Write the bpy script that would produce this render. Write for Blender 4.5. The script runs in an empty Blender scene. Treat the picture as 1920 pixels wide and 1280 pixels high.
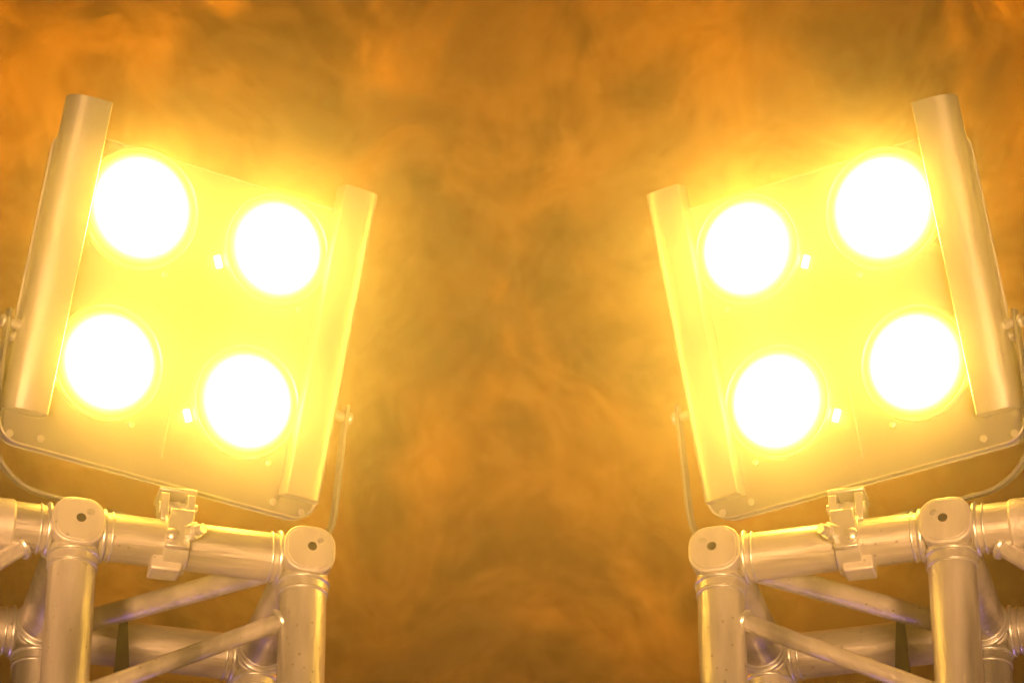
import bpy, math, random
from mathutils import Vector, Matrix
random.seed(4)
sc = bpy.context.scene
C = sc.collection
R = math.radians

# ------------------------------------------------------------------ camera
PITCH = R(30.8)            # the camera looks up at the top of two truss towers
CAMH = 1.60
DIST = 3.96                # metres to the towers
cam_d = bpy.data.cameras.new('camera')
cam_d.sensor_width = 36; cam_d.lens = 135
cam_d.clip_start = 0.05; cam_d.clip_end = 100
cam = bpy.data.objects.new('camera', cam_d); C.objects.link(cam)
cam.location = (0, 0, CAMH)
cam.rotation_euler = (R(90) + PITCH, 0, 0)
sc.camera = cam
RX = Vector((1, 0, 0))
FW = Vector((0, math.cos(PITCH), math.sin(PITCH)))
UP = Vector((0, -math.sin(PITCH), math.cos(PITCH)))
def view_dir(x, down, away):             # direction given as right / down / away
    return RX * x - UP * down + FW * away

# ------------------------------------------------------------------ world, light, exposure
world = bpy.data.worlds.new('World'); sc.world = world; world.use_nodes = True
bg = world.node_tree.nodes['Background']
bg.inputs['Color'].default_value = (1.0, 0.27, 0.01, 1)
bg.inputs['Strength'].default_value = 0.08

def area(name, loc, target, size, power, col, size_y=None):
    l = bpy.data.lights.new(name, 'AREA'); l.energy = power; l.color = col
    l.size = size
    if size_y: l.shape = 'RECTANGLE'; l.size_y = size_y
    o = bpy.data.objects.new(name, l); C.objects.link(o); o.location = loc
    o.rotation_euler = (Vector(target) - Vector(loc)).to_track_quat('-Z', 'Y').to_euler()
    return o
def spot(name, loc, target, power, col, angle=60, radius=0.1, blend=0.8):
    l = bpy.data.lights.new(name, 'SPOT'); l.energy = power; l.color = col
    l.spot_size = R(angle); l.spot_blend = blend; l.shadow_soft_size = radius
    o = bpy.data.objects.new(name, l); C.objects.link(o); o.location = loc
    o.rotation_euler = (Vector(target) - Vector(loc)).to_track_quat('-Z', 'Y').to_euler()
    return o

LAMP = (1.0, 0.56, 0.065)
LAMP_L = 66.0
HAZE = 0.029
SMOKE_MUL = 1.6
BACK = 1500
FILL = 1750
SEED = 1.1
NEAR = 0.95
P0 = Vector((0, 0, CAMH)) + FW * DIST     # centre of the picture at tower distance
for s in (-1, 1):
    spot('front_fill', (s * 0.9, -1.0, 1.3), (s * 0.37, P0.y, P0.z - 0.10), FILL, (1.0, 0.54, 0.23), 15, 0.30, 0.9)  # added unseen fill spots, cones kept to the towers and off the smoke
for s in (-1, 1):
    spot('violet_wash', (s * 1.6, P0.y + 1.6, 1.5), (s * 0.25, P0.y, P0.z - 0.3), 30, (0.42, 0.25, 1.0), 40, 0.12)
    spot('added_backlight', P0 + FW * 3.4 + RX * s * 2.3 + UP * 1.1, P0 + FW * 1.35 + RX * s * 0.1 + UP * 0.05, BACK, (1.0, 0.25, 0.002), 27, 0.2, 1.0)  # added unseen spots that turn the smoke behind orange

sc.view_settings.view_transform = 'Standard'
sc.view_settings.look = 'None'
sc.view_settings.exposure = 0
sc.view_settings.gamma = 1
sc.view_settings.use_curve_mapping = False
sc.render.engine = 'CYCLES'
cy = sc.cycles
cy.use_denoising = True
cy.volume_step_rate = 2.5
cy.volume_max_steps = 96
cy.volume_bounces = 0
cy.max_bounces = 3; cy.diffuse_bounces = 1; cy.glossy_bounces = 2; cy.transmission_bounces = 0
cy.sample_clamp_indirect = 6

# ------------------------------------------------------------------ materials
def mat(name):
    m = bpy.data.materials.new(name); m.use_nodes = True
    nt = m.node_tree; return m, nt, nt.nodes, nt.links, nt.nodes['Principled BSDF']

def aluminium(name, base=(0.62, 0.60, 0.58), rough=0.34, metallic=0.75, wear=1.0, grain=(1, 1, .22)):
    m, nt, N, L, b = mat(name)
    tc = N.new('ShaderNodeTexCoord')
    n1 = N.new('ShaderNodeTexNoise'); n1.inputs['Scale'].default_value = 14; n1.inputs['Detail'].default_value = 6
    n2 = N.new('ShaderNodeTexNoise'); n2.inputs['Scale'].default_value = 90; n2.inputs['Detail'].default_value = 4
    mp = N.new('ShaderNodeMapping'); mp.inputs['Scale'].default_value = grain
    L.new(tc.outputs['Object'], mp.inputs[0]); L.new(mp.outputs[0], n1.inputs['Vector']); L.new(mp.outputs[0], n2.inputs['Vector'])
    cr = N.new('ShaderNodeValToRGB')
    cr.color_ramp.elements[0].position = 0.34; cr.color_ramp.elements[0].color = tuple(c * (1 - 0.30 * wear) for c in base) + (1,)
    cr.color_ramp.elements[1].position = 0.58; cr.color_ramp.elements[1].color = base + (1,)
    L.new(n1.outputs[0], cr.inputs[0])
    # dark specks and nicks
    v = N.new('ShaderNodeTexVoronoi'); v.inputs['Scale'].default_value = 85; v.inputs['Randomness'].default_value = 1
    L.new(tc.outputs['Object'], v.inputs['Vector'])
    sp = N.new('ShaderNodeValToRGB'); sp.color_ramp.elements[0].position = 0.08; sp.color_ramp.elements[0].color = (0.35, 0.33, 0.30, 1)
    sp.color_ramp.elements[1].position = 0.17; sp.color_ramp.elements[1].color = (1, 1, 1, 1)
    L.new(v.outputs['Distance'], sp.inputs[0])
    n3 = N.new('ShaderNodeTexNoise'); n3.inputs['Scale'].default_value = 9; L.new(tc.outputs['Object'], n3.inputs['Vector'])
    th = N.new('ShaderNodeMapRange'); th.inputs['From Min'].default_value = 0.44; th.inputs['From Max'].default_value = 0.56
    th.inputs['To Max'].default_value = min(.75, 0.35 * wear)
    L.new(n3.outputs[0], th.inputs[0])
    mx = N.new('ShaderNodeMix'); mx.data_type = 'RGBA'; mx.blend_type = 'MULTIPLY'
    L.new(th.outputs[0], mx.inputs[0]); L.new(cr.outputs[0], mx.inputs[6]); L.new(sp.outputs[0], mx.inputs[7])
    L.new(mx.outputs[2], b.inputs['Base Color'])
    rr = N.new('ShaderNodeMapRange'); rr.inputs['To Min'].default_value = rough - 0.08; rr.inputs['To Max'].default_value = rough + 0.2
    L.new(n2.outputs[0], rr.inputs[0]); L.new(rr.outputs[0], b.inputs['Roughness'])
    b.inputs['Metallic'].default_value = metallic
    bu = N.new('ShaderNodeBump'); bu.inputs['Strength'].default_value = 0.32 * wear; bu.inputs['Distance'].default_value = 0.002
    # long scratches and shallow dents under the fine grain
    m3 = N.new('ShaderNodeMapping'); m3.inputs['Scale'].default_value = tuple(1 if g == 1 else .06 for g in grain); m3.inputs['Rotation'].default_value = (.12, .2, 0)
    n5 = N.new('ShaderNodeTexNoise'); n5.inputs['Scale'].default_value = 260; n5.inputs['Detail'].default_value = 2
    n6 = N.new('ShaderNodeTexNoise'); n6.inputs['Scale'].default_value = 26; n6.inputs['Detail'].default_value = 3
    L.new(tc.outputs['Object'], m3.inputs[0]); L.new(m3.outputs[0], n5.inputs['Vector']); L.new(tc.outputs['Object'], n6.inputs['Vector'])
    a1 = N.new('ShaderNodeMath'); a1.operation = 'MULTIPLY_ADD'; a1.inputs[1].default_value = .35; L.new(n5.outputs[0], a1.inputs[0]); L.new(n2.outputs[0], a1.inputs[2])
    a2 = N.new('ShaderNodeMath'); a2.operation = 'MULTIPLY_ADD'; a2.inputs[1].default_value = 0.55; L.new(n6.outputs[0], a2.inputs[0]); L.new(a1.outputs[0], a2.inputs[2])
    L.new(a2.outputs[0], bu.inputs['Height']); L.new(bu.outputs[0], b.inputs['Normal'])
    return m
def plain(name, col, rough=0.5, metallic=0.0):
    m, nt, N, L, b = mat(name)
    n = N.new('ShaderNodeTexNoise'); n.inputs['Scale'].default_value = 30; n.inputs['Detail'].default_value = 5
    r = N.new('ShaderNodeValToRGB')
    r.color_ramp.elements[0].position = .35; r.color_ramp.elements[0].color = tuple(c * .8 for c in col) + (1,)
    r.color_ramp.elements[1].position = .65; r.color_ramp.elements[1].color = tuple(col) + (1,)
    L.new(n.outputs[0], r.inputs[0]); L.new(r.outputs[0], b.inputs['Base Color'])
    b.inputs['Roughness'].default_value = rough; b.inputs['Metallic'].default_value = metallic
    return m

M_TRUSS = aluminium('worn aluminium tube', (0.78, 0.72, 0.65), 0.36, 0.48, 2.2)
M_BAR = aluminium('worn aluminium crossbar', (0.80, 0.73, 0.64), 0.32, 0.55, 2.0, (.22, 1, 1))
M_JOINT = aluminium('cast aluminium joint', (0.77, 0.71, 0.64), 0.42, 0.35, 1.5)
M_WELD = aluminium('weld bead', (0.78, 0.76, 0.72), 0.3, 0.7, 0.5)
M_CASE = aluminium('housing sheet metal', (0.28, 0.26, 0.24), 0.45, 0.3, 0.6)
M_SHELL = aluminium('housing rim', (0.62, 0.57, 0.5), 0.4, 0.4, 0.5)
M_WING = aluminium('bright aluminium sheet', (0.76, 0.73, 0.68), 0.30, 0.7, 0.4)
M_STEEL = aluminium('zinc plated steel', (0.78, 0.74, 0.68), 0.28, 0.6, 0.8)
M_DARK = plain('dark disc for hole shade', (0.06, 0.045, 0.035), 0.7)
M_RUBBER = plain('dark plastic', (0.05, 0.045, 0.04), 0.5)
M_CLIP = aluminium('polished lamp clip', (0.9, 0.88, 0.85), 0.2, 0.8, 0.0)

m, nt, N, L, b = mat('lit lamp glass')
em = N.new('ShaderNodeEmission'); em.inputs['Color'].default_value = LAMP + (1,)
# reflector glow, brightest in the middle; its fading rim stands in for camera bloom
tc = N.new('ShaderNodeTexCoord'); ml = N.new('ShaderNodeVectorMath'); ml.operation = 'MULTIPLY'; ml.inputs[1].default_value = (1, 0, 1)
L.new(tc.outputs['Object'], ml.inputs[0])
ln = N.new('ShaderNodeVectorMath'); ln.operation = 'LENGTH'; L.new(ml.outputs[0], ln.inputs[0])
fr = N.new('ShaderNodeMath'); fr.operation = 'SUBTRACT'; fr.inputs[1].default_value = .0450; L.new(ln.outputs['Value'], fr.inputs[0])
fm = N.new('ShaderNodeMath'); fm.operation = 'MAXIMUM'; fm.inputs[1].default_value = 0; L.new(fr.outputs[0], fm.inputs[0])
fk = N.new('ShaderNodeMath'); fk.operation = 'MULTIPLY'; fk.inputs[1].default_value = -350; L.new(fm.outputs[0], fk.inputs[0])
fe = N.new('ShaderNodeMath'); fe.operation = 'EXPONENT'; L.new(fk.outputs[0], fe.inputs[0])
mm = N.new('ShaderNodeMath'); mm.operation = 'MULTIPLY'; mm.inputs[1].default_value = LAMP_L; L.new(fe.outputs[0], mm.inputs[0])
L.new(mm.outputs[0], em.inputs['Strength'])
L.new(em.outputs[0], N['Material Output'].inputs['Surface'])
M_LAMP = m
m, nt, N, L, b = mat('lamp clip with glow put in')
em = N.new('ShaderNodeEmission'); em.inputs['Color'].default_value = LAMP + (1,); em.inputs['Strength'].default_value = 26  # emission put into the lamp clips as their white highlight
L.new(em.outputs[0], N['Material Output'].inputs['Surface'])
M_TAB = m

# ------------------------------------------------------------------ mesh helpers
class MB:
    """collects shapes in a local frame; m = -1 builds the mirror image"""
    def __init__(s, m=1): s.v = []; s.f = []; s.m = m
    def add(s, vs, fs):
        o = len(s.v)
        s.v += [(v[0] * s.m, v[1], v[2]) for v in vs]
        for f in fs:
            f = [o + i for i in f]
            s.f.append(f[::-1] if s.m < 0 else f)
        return s
    def loft(s, rings, cap0=True, cap1=True, closed=True):
        n = len(rings[0]); vs = [p for r in rings for p in r]; fs = []
        for k in range(len(rings) - 1):
            for i in range(n if closed else n - 1):
                j = (i + 1) % n
                fs.append([k * n + i, k * n + j, (k + 1) * n + j, (k + 1) * n + i])
        if cap0: fs.append(list(range(n))[::-1])
        if cap1: fs.append([(len(rings) - 1) * n + i for i in range(n)])
        return s.add(vs, fs)
    def lathe(s, p0, ax, prof, seg=40, cap0=True, cap1=True):
        """prof: list of (distance along axis, radius)"""
        ax = Vector(ax).normalized(); p0 = Vector(p0)
        a = ax.orthogonal().normalized(); b_ = ax.cross(a)
        rings = [[p0 + ax * t + (a * math.cos(2 * math.pi * i / seg) + b_ * math.sin(2 * math.pi * i / seg)) * r
                  for i in range(seg)] for t, r in prof]
        return s.loft(rings, cap0, cap1)
    def tube(s, p0, p1, r, seg=40):
        p0 = Vector(p0); p1 = Vector(p1); d = (p1 - p0)
        return s.lathe(p0, d, [(0, r), (d.length, r)], seg)
    def torus(s, p0, ax, Rr, r, seg=48, n=10):
        prof = [(r * math.sin(2 * math.pi * k / n), Rr + r * math.cos(2 * math.pi * k / n)) for k in range(n + 1)]
        return s.lathe(p0, ax, prof[::-1], seg, False, False)
    def box(s, c, h, rot=None):
        vs = []
        for x in (-1, 1):
            for y in (-1, 1):
                for z in (-1, 1):
                    p = Vector((x * h[0], y * h[1], z * h[2]))
                    if rot: p = rot @ p
                    vs.append(Vector(c) + p)
        return s.add(vs, [[0, 1, 3, 2], [4, 6, 7, 5], [0, 4, 5, 1], [2, 3, 7, 6], [0, 2, 6, 4], [1, 5, 7, 3]])
    def prism(s, poly, to3, t0, t1):
        return s.loft([[to3(a, b_, t0) for a, b_ in poly], [to3(a, b_, t1) for a, b_ in poly]])
    def build(s, name, material, parent=None, bevel=0, angle=35, segs=2):
        me = bpy.data.meshes.new(name)
        me.from_pydata([tuple(v) for v in s.v], [], s.f); me.validate()
        import bmesh
        bm = bmesh.new(); bm.from_mesh(me); bmesh.ops.recalc_face_normals(bm, faces=bm.faces); bm.to_mesh(me); bm.free()
        me.shade_smooth(); me.set_sharp_from_angle(angle=R(angle))
        me.materials.append(material)
        o = bpy.data.objects.new(name, me); C.objects.link(o)
        if parent: o.parent = parent
        if bevel:
            bv = o.modifiers.new('bevel', 'BEVEL'); bv.width = bevel; bv.segments = segs; bv.limit_method = 'ANGLE'; bv.angle_limit = R(30)
            bv.harden_normals = False
        return o
def rrect(w, h, r, n=8):
    """rounded rectangle outline, half sizes w, h"""
    pts = []
    for cx, cz, a0 in ((w - r, h - r, 0), (-(w - r), h - r, 90), (-(w - r), -(h - r), 180), (w - r, -(h - r), 270)):
        for k in range(n + 1):
            a = R(a0 + 90 * k / n); pts.append((cx + r * math.cos(a), cz + r * math.sin(a)))
    return pts
def thing(name, label, cat, mw, group=None):
    o = bpy.data.objects.new(name, None); C.objects.link(o); o.empty_display_size = 0.1
    o.matrix_world = mw; o['label'] = label; o['category'] = cat
    if group: o['group'] = group
    return o
S = Matrix.Diagonal((-1, 1, 1, 1))
def frame(origin, x, y, m):
    """root matrix from axes; m = -1 gives the mirrored place on the other side"""
    x = Vector(x).normalized(); y = (Vector(y) - x * x.dot(Vector(y))).normalized(); z = x.cross(y)
    M = Matrix((x, y, z)).transposed().to_4x4(); M.translation = origin
    return M if m > 0 else S @ M @ S

# ------------------------------------------------------------------ the truss towers
YAW = R(15.0)
TU = Vector((math.cos(YAW), math.sin(YAW), 0))        # along the front crossbar, towards the middle
TW = Vector((-math.sin(YAW), math.cos(YAW), 0))       # away from the camera
B = 0.239                                             # tube centre to tube centre
RT = 0.0245                                           # main tube radius
# joint at the top of the front inner upright
JX, JY, JZ = -0.2150, P0.y + 0.02, None
J = Vector((0, 0, CAMH)) + view_dir(-0.2145, 0.2262, DIST)
HT = J.z
def build_truss(m):
    side = 'left' if m > 0 else 'right'
    base = J.copy(); base.z = 0
    root = thing('truss_tower', 'aluminium box truss tower under the %s light, worn and scratched' % side,
                 'truss', frame(base, TU, TW, m), 'aluminium truss towers under the lights')
    cor = {'fi': (0, 0), 'fo': (-B, 0), 'ri': (0, B), 'ro': (-B, B)}
    rj = 0.027
    for k, (x, y) in cor.items():
        front = y == 0
        # joint: rounded square block whose cap faces the camera side
        j = MB(m)
        s_ = -1 if front else 1
        pts = rrect(rj, rj - .001, 0.0205, 8)
        def t3(a, b_, t, x=x, y=y): return (x + a, y + t, HT + b_)
        j.prism(pts, t3, s_ * 0.030, -s_ * 0.022)
        jo = j.build('corner_joint', M_JOINT, root, 0.0022, segs=3)
        # cap with raised rim
        cp = MB(m)
        ptc = rrect(rj - .0035, rj - .0045, 0.0185, 8)
        cp.prism(ptc, t3, s_ * 0.0295, s_ * 0.0312)
        cap = cp.build('end_cap', M_JOINT, jo, 0.0006)
        if front:
            h = MB(m).lathe((x + .002, y - 0.0311, HT + .002), (0, -1, 0), [(0, .0050), (.0007, .0046), (.0008, .0024)], 24, False, True)
            h.build('bolt_hole', M_DARK, cap)  # raised disc, coloured dark for the shade inside a hole
            h = MB(m).lathe((x + .011, y - 0.0311, HT + .009), (0, -1, 0), [(0, .0042), (.0014, .0036), (.0018, .001)], 20)
            h.build('rivet', M_STEEL, cap)
        # upright
        u = MB(m)
        u.lathe((x, y, HT - 0.020), (0, 0, -1), [(0, RT + .0012), (.018, RT + .0012), (.0185, RT), (HT - 0.022, RT)], 48)
        uo = u.build('upright', M_TRUSS, root)
        w = MB(m); w.torus((x, y, HT - 0.0285), (0, 0, 1), RT + .001, .0022); w.build('weld_collar', M_WELD, uo)
        w = MB(m); w.torus((x, y, HT - 0.0405), (0, 0, 1), RT + .0002, .0014); w.build('weld_collar', M_WELD, uo)
    def bar(p0, p1, weld=True, g0=.024, g1=.024, r=RT + .0004):
        p0 = Vector(p0); p1 = Vector(p1); d = (p1 - p0).normalized()
        a = p0 + d * g0; e = p1 - d * g1
        t = MB(m); t.tube(a, e, r, 48)
        o = t.build('crossbar', M_BAR, root)
        if weld:
            for p, q in ((a, d), (e, -d)):
                w = MB(m); w.torus(p + q * .004, d, r + .0008, .0028); w.build('weld_collar', M_WELD, o)
                w = MB(m); w.torus(p + q * .0125, d, r + .0002, .0014); w.build('weld_collar', M_WELD, o)
    bar((-B, 0, HT), (0, 0, HT)); bar((-B, B, HT), (0, B, HT))
    bar((-B, 0, HT), (-B, B, HT)); bar((0, 0, HT), (0, B, HT))
    # bars running outwards to the next truss
    for y in (0, B):
        bar((-B - .62, y, HT), (-B, y, HT), True, 0)
        c = MB(m)
        c.lathe((-B - .062, y, HT), (-1, 0, 0), [(0, RT), (.003, RT + .0022), (.035, RT + .0022), (.038, RT)], 40, False, False)
        c.build('coupler_sleeve', M_JOINT, root)
    # lower outward bars of the same run
    for y in (0, B):
        t = MB(m); t.tube((-B - .62, y, HT - B), (-B - RT + .003, y, HT - B), RT - .0005, 40); t.build('crossbar', M_BAR, root)
    # braces
    rb = 0.0092
    def brace(p0, p1, r=rb):
        t = MB(m); t.tube(p0, p1, r, 28); o = t.build('diagonal_brace', M_TRUSS, root)
        p0 = Vector(p0); p1 = Vector(p1); d = (p1 - p0).normalized()
        for p, q in ((p0, d), (p1, -d)):
            w = MB(m); w.torus(p + q * 0.003, d, r + .0014, .0036, 24, 8)
            w.build('weld_bead', M_WELD, o)
    e = RT - .003
    zt = HT - .072
    n = 0
    z = zt
    while z > 0.35:                      # zigzag down the four sides
        dz = 0.105 if n == 0 else 0.20
        flip = n % 2
        a, b_ = ((-e, -B + e) if not flip else (-B + e, -e))
        brace((a, 0, z), (b_, 0, z - dz)); brace((b_, B, z), (a, B, z - dz))
        y0, y1 = (e, B - e) if flip else (B - e, e)
        brace((0, y0, z - .01), (0, y1, z - dz - .01)); brace((-B, y0, z - .01), (-B, y1, z - dz - .01))
        z -= dz + .022; n += 1
    brace((-B + .016, B - .016, HT), (-.016, .016, HT), .0120)       # diagonal across the top opening
    brace((-B - .03, .01, HT), (-B - .40, B - .01, HT))
    brace((-B - .05, 0, HT - e), (-B - .28, 0, HT - B + e)); brace((-B - .05, B, HT - e), (-B - .28, B, HT - B + e))
    # small post in the top frame
    t = MB(m); t.prism([(-.0040, .010), (.0050, .010), (.0105, -.062), (-.0075, -.062)], lambda a_, c_, t_: (-B + .086 + a_, B - .034 + t_, HT + c_), -.002, .002)
    t.build('gusset_plate', M_RUBBER, root, .0006)
    return root

# ------------------------------------------------------------------ the blinder lights
FU = view_dir(250, 75, 120).normalized()
FN = view_dir(-.461, .135, .877).normalized()
CU, CV = 0.160, 0.170
BARP = J + TU * (-0.137)                     # where the clamp grips the front bar
HFX, HFZ = 0.1825, 0.1925
FC = Vector((0, 0, CAMH)) + view_dir(-0.3390, -0.0378, DIST + 0.105) * 1.0
def build_light(m):
    side, other = ('left', 'right') if m > 0 else ('right', 'left')
    root = thing('blinder_light', 'four glowing round lamps in a square metal housing above the %s truss tower' % side, 'stage light',
                 frame(FC, FU, FN, m), 'four-lamp blinder lights in the smoke')
    def t3(a, b_, t): return (a, t, b_ * .885 - .0222 if abs(t) < 1 else b_)      # the tray stops just above the upper lamps
    # housing: a shallow tray with a rolled lip
    h = MB(m)
    out = rrect(HFX, HFZ, .026, 10); inn = rrect(HFX - .0022, HFZ - .0022, .024, 10)
    back = rrect(HFX - .004, HFZ - .004, .023, 10)
    rings = [[t3(a, b_, .0035) for a, b_ in inn], [t3(a, b_, -.0012) for a, b_ in inn], [t3(a, b_, -.0012) for a, b_ in out],
             [t3(a, b_, .017) for a, b_ in out], [t3(a, b_, .021) for a, b_ in back]]
    h.loft(rings, False, True)
    ho = h.build('housing', M_SHELL, root)
    lp = MB(m)
    lr = []
    for k in range(9):
        a = 2 * math.pi * k / 8; q = .0011 * math.cos(a); d_ = -.0014 + .0011 * math.sin(a)
        lr.append([t3(a_, b_, d_) for a_, b_ in rrect(HFX - .0006 + q, HFZ - .0006 + q, .025 + q, 10)])
    lp.loft(lr, False, False)
    lp.build('rolled_lip', M_WING, ho)
    # raised seam round the back half of the tray
    sm = MB(m)
    o2 = rrect(HFX + .0016, HFZ + .0016, .027, 10)
    sm.loft([[t3(a, b_, .0130) for a, b_ in out], [t3(a, b_, .0132) for a, b_ in o2], [t3(a, b_, .0148) for a, b_ in o2], [t3(a, b_, .015) for a, b_ in out]], False, False)
    sm.build('seam', M_WING, ho)
    fp = MB(m); fp.prism(inn, t3, .0012, .0035); fpo = fp.build('front_panel', M_CASE, root)
    ds = MB(m); ds.box((0, .0003, -.128), (.0008, .0010, .040)); ds.build('panel_seam', M_WING, fpo)
    # half-round wings along both sides
    for s in (-1, 1):
        w = MB(m)
        x0, x1, hh, ea, eb = (.1400, .1835, .026, .8, .7) if s < 0 else (.1380, .1810, .021, .62, .28)
        prof = [(x0, .001), (x0, -hh + .0012), (x0 + .0012, -hh)]
        nn = 18
        for k in range(1, nn + 1):
            a = math.pi / 2 * k / nn
            prof.append((x0 + .0012 + (x1 - x0 - .0012) * math.sin(a) ** ea, -hh * math.cos(a) ** eb + (.001 if k == nn else 0)))
        inner = [((x0 + x1) / 2 + (a - (x0 + x1) / 2) * .93, min(.001, b_ + .0016)) for a, b_ in prof]
        ring = prof + inner[::-1]
        zt, zb = (.180, -.160) if s < 0 else (.173, -.172)
        w.loft([[(s * a, b_, zb) for a, b_ in ring], [(s * a, b_, zt) for a, b_ in ring]])
        wo = w.build('side_wing', M_WING, root, angle=25)
        e = MB(m)
        e.loft([[(s * a, b_, zb - .0004) for a, b_ in prof], [(s * a, b_, zb + .0010) for a, b_ in prof]])
        for zz in (zb - .006,):
            pass
        e.build('wing_end', M_WING, wo)
        for zz, xx in ((-.181, .134), (-.184, .168)):
            sv = MB(m); sv.lathe((s * xx, .0008, zz), (0, -1, 0), [(0, .0042), (.0014, .0040), (.0020, .0018)], 18)
            sv.build('screw', M_STEEL, root)
    # four lamps
    for ix in (-1, 1):
        for iz in (-1, 1):
            cx, cz = ix * CU / 2, iz * CV / 2
            def at(o): o.location = (cx * m, .001, cz); return o
            l = MB(m)
            l.lathe((0, 0, 0), (0, -1, 0), [(0, .0565), (.004, .0563), (.007, .053), (.010, .047), (.0135, .036), (.0155, .020), (.0163, .006)], 40, False, True)
            lo = at(l.build('lamp', M_LAMP, root))
            if ix < 0 and iz > 0: lo.scale = (1.08, 1, 1.08)
            z = MB(m)
            z.lathe((0, 0, 0), (0, -1, 0), [(0, .0620), (.004, .0620), (.0070, .0612), (.0082, .0597), (.0075, .0580), (.003, .0568)], 64, False, False)
            z.build('bezel', M_WING, lo)
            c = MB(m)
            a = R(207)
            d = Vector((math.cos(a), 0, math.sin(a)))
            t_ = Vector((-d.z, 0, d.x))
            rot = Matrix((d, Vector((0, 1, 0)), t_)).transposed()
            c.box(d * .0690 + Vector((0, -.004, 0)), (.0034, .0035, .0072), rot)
            at(c.build('glowing_clip', M_TAB, root, .0015))  # lamp clip, its bright highlight put in as a glow
            for a in (305,):
                a = R(a); c = MB(m); d = Vector((math.cos(a), 0, math.sin(a)))
                c.lathe(d * .0690, (0, -1, 0), [(0, .0035), (.004, .0032), (.005, .0015)], 16)
                c.build('retaining_screw', M_STEEL, lo)
    # yoke: a strap bent into a U, pivoting at mid height, bolted to the clamp below
    YX, YZ, YY, YW = .196, -.243, .010, .006
    y = MB(m)
    path = [(YX, -.058), (YX, -.11)]
    rc = .062
    for k in range(9):
        a = R(-90 * k / 8)
        path.append((YX - rc + rc * math.cos(a), YZ + rc + rc * math.sin(a)))
    path += [(-p[0], p[1]) for p in path[::-1]]
    rings = []
    for i, p in enumerate(path):
        a = path[max(i - 1, 0)]; b_ = path[min(i + 1, len(path) - 1)]
        t = Vector((b_[0] - a[0], b_[1] - a[1])).normalized(); nrm = Vector((-t.y, t.x)) * .0018
        TY = YY + .18 * p[1]            # the yoke is tilted forward on its pivots
        rings.append([(p[0] + nrm.x, TY - YW, p[1] + nrm.y), (p[0] - nrm.x, TY - YW, p[1] - nrm.y),
                      (p[0] - nrm.x, TY + YW, p[1] - nrm.y), (p[0] + nrm.x, TY + YW, p[1] + nrm.y)])
    y.loft(rings)
    yo = y.build('yoke', M_CASE, root, .0005)
    for s in (-1, 1):
        k = MB(m)
        k.lathe((s * (HFX - .002), YY - .013, -.072), (s, 0, 0), [(0, .005), (YX - HFX, .005)], 24)
        k.lathe((s * (YX + .0015), YY - .013, -.072), (s, 0, 0), [(0, .005), (.002, .007), (.005, .007), (.006, .005)], 16)
        k.build('pivot_knob', M_STEEL, yo, .001)
        k = MB(m); k.lathe((s * (HFX - .001), YY, -.082), (s, 0, 0), [(0, .006), (.006, .005), (.008, .002)], 16)
        k.build('side_bolt', M_STEEL, ho)
    return root

# ------------------------------------------------------------------ the clamps
def build_clamp(m):
    side = 'left' if m > 0 else 'right'
    root = thing('pipe_clamp', 'steel clamp gripping the bright top bar of the %s truss tower, under the light' % side, 'clamp',
                 frame(BARP, TU, TW, m), 'steel clamps on the truss bars')
    hw = .0130
    def t3(a, b_, t): return (t, a, b_)          # profile in the y-z plane, extruded along the bar
    r0, r1 = RT + .0006, RT + .0062
    sk = .10
    # front jaw and back jaw
    for name, a0, a1 in (('front_jaw', 92, 262), ('rear_jaw', -85, 84)):
        pts = [(r1 * math.cos(R(a0 + (a1 - a0) * k / 16)), r1 * math.sin(R(a0 + (a1 - a0) * k / 16))) for k in range(17)]
        pts += [(r0 * math.cos(R(a1 - (a1 - a0) * k / 16)), r0 * math.sin(R(a1 - (a1 - a0) * k / 16))) for k in range(17)]
        j = MB(m); j.prism(pts, t3, -hw, hw); j.build(name, M_STEEL, root, .0012)
    # cast body standing on the bar, forked at the top
    b_ = MB(m)
    for x in (-.0135, .0135):
        b_.prism([(-.020, .018), (.012, .022), (.016, .050), (-.004, .056), (-.022, .048)], lambda a, c, t: (t + x, a, c), -.0042, .0042)
    b_.box((0, .0, .0545), (.0195, .019, .0022))
    b_.build('forked_top', M_STEEL, root, .0012)
    t = MB(m); t.lathe((-.019, -.010, .037), (1, 0, 0), [(0, .0062), (.040, .0062)], 20); t.lathe((0, -.010, .041), (0, -.25, -1), [(0, .0062), (.030, .0050), (.050, .0050)], 20)
    t.build('eye_bolt', M_STEEL, root, .0005)
    # slanted swing plate down the front face
    f = MB(m)
    f.prism([(-.012, .022), (.013, .022), (.008, -.022), (-.016, -.022)], lambda a, c, t: (a + .002, t - RT - .0105, c), -.004, .004)
    f.build('swing_plate', M_STEEL, root, .0015)
    n = MB(m); n.lathe((.010, -RT - .014, -.004), (.55, -.8, -.1), [(0, .0095), (.010, .0095), (.0105, .006), (.020, .006)], 6)
    n.build('wing_nut', M_STEEL, root, .0008)
    n = MB(m); n.lathe((-.008, -RT - .014, -.010), (-.2, -1, 0), [(0, .006), (.006, .006), (.008, .003)], 16); n.build('bolt', M_STEEL, root)
    lo = MB(m)
    lo.prism([(-.0185, -.018), (.0135, -.018), (.0110, -.036), (-.0205, -.036)], lambda a, c, t: (a - .004, t, c), -.014, .012)
    lo.build('lower_block', M_JOINT, root, .0025, segs=3)
    # bolt up to the yoke
    return root

for m_ in (1, -1):
    build_truss(m_); build_light(m_); build_clamp(m_)

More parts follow.
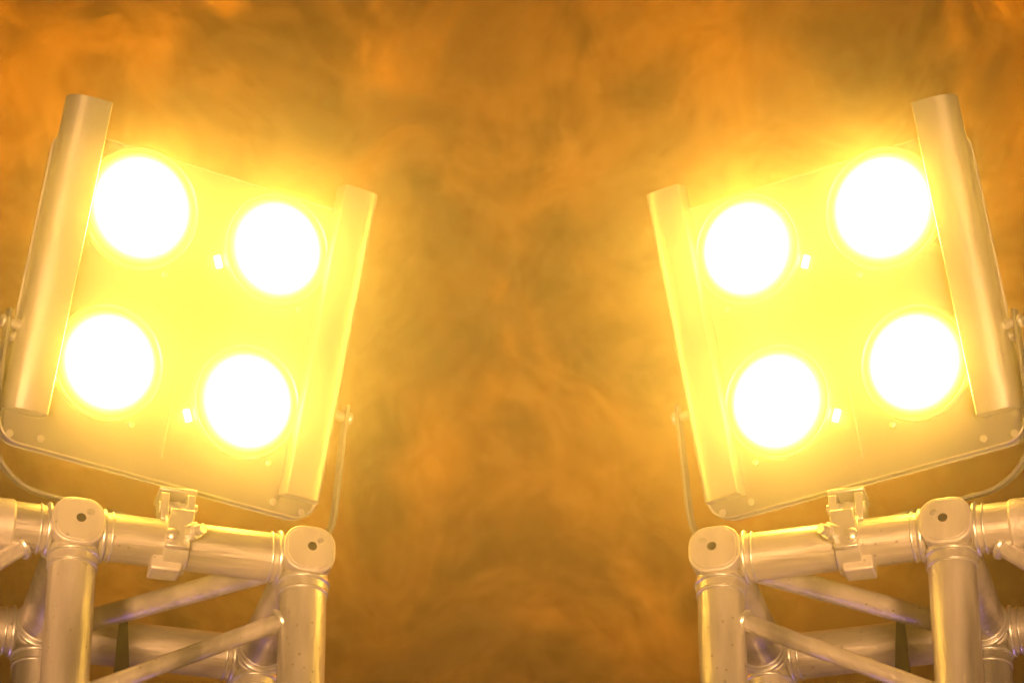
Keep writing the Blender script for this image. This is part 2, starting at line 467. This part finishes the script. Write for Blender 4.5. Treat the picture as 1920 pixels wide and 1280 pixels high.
# ------------------------------------------------------------------ air: even haze round everything, drifting smoke behind
def volume_mat(name):
    m = bpy.data.materials.new(name); m.use_nodes = True; nt = m.node_tree
    for n in list(nt.nodes):
        if n.type == 'BSDF_PRINCIPLED': nt.nodes.remove(n)
    v = nt.nodes.new('ShaderNodeVolumePrincipled')
    nt.links.new(v.outputs[0], nt.nodes['Material Output'].inputs['Volume'])
    return m, nt, nt.nodes, nt.links, v
m, nt, N, L, v = volume_mat('stage haze')
v.inputs['Color'].default_value = (0.95, 0.93, 0.90, 1)
v.inputs['Density'].default_value = HAZE
v.inputs['Anisotropy'].default_value = 0.82
M_HAZE = m
hz = MB(); hz.box((0, 3.0, 3.0), (3.4, 5.2, 4.0)); o = hz.build('haze', M_HAZE); o['kind'] = 'stuff'
o['label'] = 'thin amber stage haze filling the air around the lights'; o['category'] = 'haze'

m, nt, N, L, v = volume_mat('drifting smoke')
tc = N.new('ShaderNodeTexCoord')
w1 = N.new('ShaderNodeTexNoise'); w1.inputs['Scale'].default_value = 2.4; w1.inputs['Detail'].default_value = 2.5
ad = N.new('ShaderNodeVectorMath'); ad.operation = 'MULTIPLY_ADD'
L.new(tc.outputs['Object'], w1.inputs['Vector'])
sb = N.new('ShaderNodeVectorMath'); sb.operation = 'SUBTRACT'; sb.inputs[1].default_value = (.5, .5, .5)
L.new(w1.outputs['Color'], sb.inputs[0])
L.new(sb.outputs[0], ad.inputs[0]); ad.inputs[1].default_value = (1.0, 1.0, 1.0); L.new(tc.outputs['Object'], ad.inputs[2])
n1 = N.new('ShaderNodeTexNoise'); n1.noise_dimensions = '4D'; n1.inputs['W'].default_value = SEED; n1.inputs['Scale'].default_value = 4.8; n1.inputs['Detail'].default_value = 6; n1.inputs['Roughness'].default_value = .68
n1.inputs['Distortion'].default_value = 0.5
L.new(ad.outputs[0], n1.inputs['Vector'])
mr = N.new('ShaderNodeMapRange'); mr.interpolation_type = 'SMOOTHSTEP'
mr.inputs['From Min'].default_value = .50; mr.inputs['From Max'].default_value = .60
mr.inputs['To Min'].default_value = 0.12; mr.inputs['To Max'].default_value = 6.5 * SMOKE_MUL
L.new(n1.outputs[0], mr.inputs[0]); L.new(mr.outputs[0], v.inputs['Density'])
v.inputs['Color'].default_value = (0.9, 0.88, 0.85, 1)
v.inputs['Anisotropy'].default_value = 0.6
M_SMOKE = m; m.cycles.volume_step_rate = 0.25
sk = MB(); sk.box((0, 0, 0), (1.5, 0.36, 1.15)); o = sk.build('smoke', M_SMOKE); o['kind'] = 'stuff'
o.location = P0 + FW * 1.35; o.rotation_euler = (PITCH, 0, 0)
o['label'] = 'drifting clouds of orange smoke behind the lights'; o['category'] = 'smoke'

# denser smoke added in front of each light, standing in for camera bloom
m, nt, N, L, v = volume_mat('added smoke for lamp bloom')
tc = N.new('ShaderNodeTexCoord')
ln = N.new('ShaderNodeVectorMath'); ln.operation = 'LENGTH'; L.new(tc.outputs['Object'], ln.inputs[0])
fo = N.new('ShaderNodeMapRange'); fo.inputs['From Min'].default_value = 1.0; fo.inputs['From Max'].default_value = 0.0
fo.inputs['To Min'].default_value = 0; fo.inputs['To Max'].default_value = 1
L.new(ln.outputs['Value'], fo.inputs[0])
pw = N.new('ShaderNodeMath'); pw.operation = 'POWER'; pw.inputs[1].default_value = 1.8; L.new(fo.outputs[0], pw.inputs[0])
nn = N.new('ShaderNodeTexNoise'); nn.inputs['Scale'].default_value = 2.6; nn.inputs['Detail'].default_value = 1.0
L.new(tc.outputs['Object'], nn.inputs['Vector'])
n2 = N.new('ShaderNodeMapRange'); n2.inputs['From Min'].default_value = .35; n2.inputs['From Max'].default_value = .65
n2.inputs['To Min'].default_value = .55 * NEAR; n2.inputs['To Max'].default_value = 1.35 * NEAR
L.new(nn.outputs[0], n2.inputs[0])
mu = N.new('ShaderNodeMath'); mu.operation = 'MULTIPLY'; L.new(pw.outputs[0], mu.inputs[0]); L.new(n2.outputs[0], mu.inputs[1])
L.new(mu.outputs[0], v.inputs['Density'])
v.inputs['Color'].default_value = (0.95, 0.93, 0.90, 1)
v.inputs['Anisotropy'].default_value = 0.8
M_NEAR = m
for m_ in (1, -1):
    sp = MB(m_)
    nr = 14
    sp.lathe((0, 0, -1), (0, 0, 1), [(1 - math.cos(math.pi * k / nr), max(.01, math.sin(math.pi * k / nr))) for k in range(nr + 1)], 24)
    o = sp.build('bloom_smoke', M_NEAR)
    c = FC + FU * .01 - FN * .12
    o.location = (c.x * m_, c.y, c.z); o.scale = (.95, .60, .85)
    o['kind'] = 'stuff'; o['label'] = 'added smoke standing in for bloom in front of the %s light' % ('left' if m_ > 0 else 'right'); o['category'] = 'smoke'
